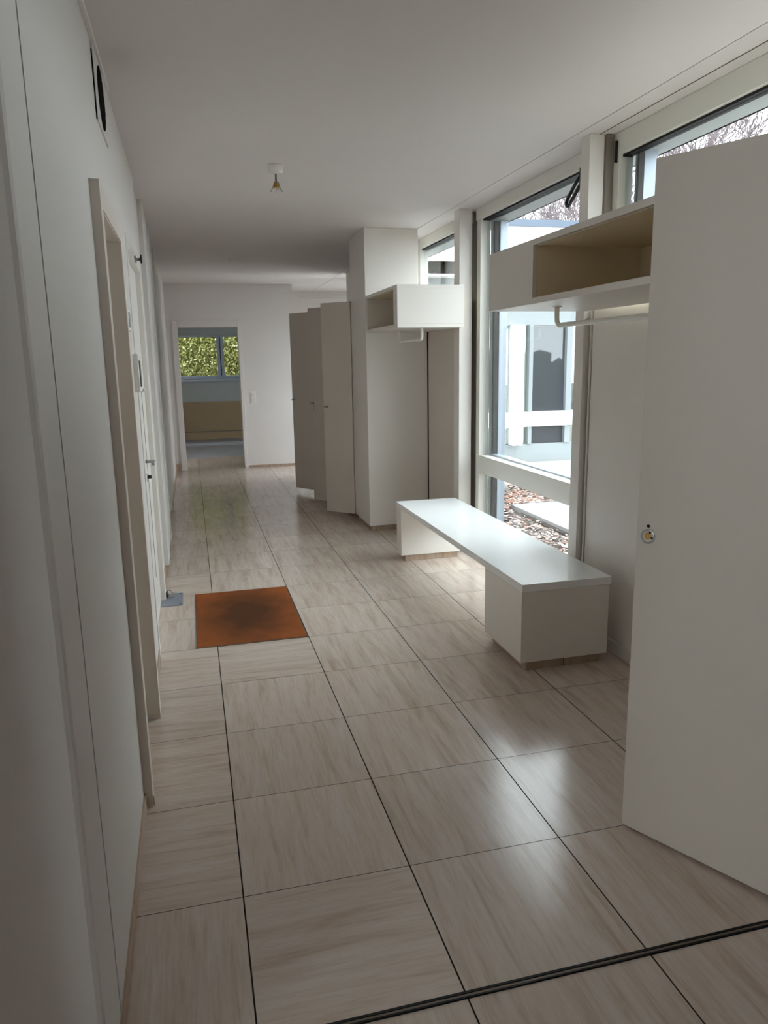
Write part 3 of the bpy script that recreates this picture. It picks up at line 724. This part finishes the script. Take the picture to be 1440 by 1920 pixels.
c = MB(); c.box(2.31,WY-.30,2.62,3.9,WY+2.2,2.66,'zincroof').box(2.31,WY-.30,2.66,3.9,WY+2.2,2.78,'soffit').box(3.9,WY-.30,2.62,8.4,WY+2.2,3.24,'sill')
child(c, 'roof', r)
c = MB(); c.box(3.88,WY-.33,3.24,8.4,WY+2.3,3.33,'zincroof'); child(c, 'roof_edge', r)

# hedge behind the courtyard, mirrored in the dark pane
r = leafy('x',(6.5,-3.2,0,14,-1.8,.1),10,.1,['bush'],3)
r.bm.free()
c = MB(); i = c.mi('bush')
rnd = random.Random(9)
for k in range(10):
    cx = 6.5+k*1.0; cz = .25+.3*rnd.random(); res = bmesh.ops.create_icosphere(c.bm, subdivisions=3, radius=1)
    for v in res['verts']:
        kk = 1+.10*math.sin(v.co.x*6+k)+.1*math.sin(v.co.z*8+k*2)+rnd.uniform(-.10,.10)
        v.co = Vector((cx+v.co.x*1.0*kk, -4+v.co.y*.9*kk, cz*.95+v.co.z*1.25*kk))
o = c.build('dark_hedge'); tag(o, 'dark evergreen hedge mirrored in the dark pane of the wing', 'hedge')

# bare trees
def tree(x, y, h, seed, label, lean=(0,0), depth=6, spread=.5, r0=.16, tmin=.011):
    rnd = random.Random(seed)
    root = empty('bare_tree', (x,y,-.1), label, 'tree', 'bare trees behind the house wing')
    tr = MB(); tw = MB()
    def grow(p, d, L, rad, k):
        n = 3; pts = [p.copy()]; dd = d.copy(); q = p.copy()
        for j in range(n):
            dd = (dd + Vector((rnd.gauss(0,.10),rnd.gauss(0,.10),rnd.gauss(0.02,.06)))).normalized()
            q = q + dd*(L/n); pts.append(q.copy())
        rs = [max(rad*(1-.4*j/n), tmin) for j in range(n+1)]
        (tr if k <= 2 else tw).tube(pts, rs, 'bark' if k <= 2 else 'twig', 6 if k < 3 else 3, cap=(k < 1))
        if k >= depth: return
        nb = 3 if k < 2 else rnd.choice((2,3,3))
        for b in range(nb):
            sd = Vector((rnd.gauss(0,1),rnd.gauss(0,1),rnd.gauss(.15,.5))); sd = (sd-dd*sd.dot(dd)).normalized()
            nd = (dd + sd*rnd.uniform(.5,1.0)*spread + Vector((0,0,.12))).normalized()
            st = pts[-1] if b == 0 else pts[rnd.choice((-1,-2))]
            grow(st, nd, L*rnd.uniform(.62,.85), rs[-1]*rnd.uniform(.6,.8), k+1)
    grow(Vector((x,y,-.1)), Vector((lean[0],lean[1],1)).normalized(), h*.30, r0, 0)
    child(tr, 'trunk', root); child(tw, 'branches', root)
tree(11.9,28,9.8,1,'bare tree with thick twisted trunk behind the wing roof, far left of the window view',(.06,0),7,.85,.22)
tree(18.6,38,13,2,'bare leaning tree with dense fine twigs, behind the wing roof in mid view',(.05,0),7,.85,.26,.015)
tree(9.9,16.6,7.0,3,'bare many-twigged tree behind the wing roof, nearest the window handle',(.05,0),7,.8)
tree(19.6,29,15,8,'tall bare tree with thin upright branches, above the near shelf',(.0,0),6,.6,.18,.012)
tree(28.0,37,19,5,'tall distant bare tree with thin forked branches, above the open near door',(.0,0),6,.6,.24,.015)
tree(17.6,18.6,10.2,12,'bare tree at the far right of the top window strip, fine branches only',(.0,0),7,.55,.10)

# ------------------------------------------------------------------ world, camera
w = bpy.data.worlds.new('overcast'); S.world = w; w.use_nodes = True
nt = w.node_tree; nt.nodes.clear()
out = nt.nodes.new('ShaderNodeOutputWorld'); bg = nt.nodes.new('ShaderNodeBackground')
bg.inputs[0].default_value = (.885,.938,1.0,1); bg.inputs[1].default_value = 1.6
nt.links.new(bg.outputs[0], out.inputs[0])

cam = bpy.data.cameras.new('camera'); co = bpy.data.objects.new('camera', cam); COL.objects.link(co)
R_ = Vector((0.9681193520398922,-0.24990090168007792,-0.01715982358135698)); U_ = Vector((0.06627540714082131,0.18948300495567674,0.9796447117405807)); F_ = Vector((0.24156260185338635,0.949550277853917,-0.20000444798396697))
mat = Matrix((( R_.x,U_.x,-F_.x,-0.05150135),(R_.y,U_.y,-F_.y,-1.42810767),(R_.z,U_.z,-F_.z,1.51165284),(0,0,0,1)))
co.matrix_world = mat
cam.sensor_fit = 'VERTICAL'; cam.sensor_height = 24; cam.lens = 24*1392.634/1920; cam.clip_start = .02; cam.clip_end = 200
S.camera = co
S.view_settings.view_transform = 'Standard'; S.view_settings.look = 'None'; S.view_settings.gamma = 1; S.view_settings.use_curve_mapping = False
S.view_settings.exposure = 2.6
S.cycles.max_bounces = 14; S.cycles.diffuse_bounces = 8; S.cycles.transparent_max_bounces = 24; S.cycles.glossy_bounces = 6
S.cycles.caustics_reflective = False; S.cycles.sample_clamp_indirect = 8
for o in list(S.objects):
    if '_e' in o: del o['_e']
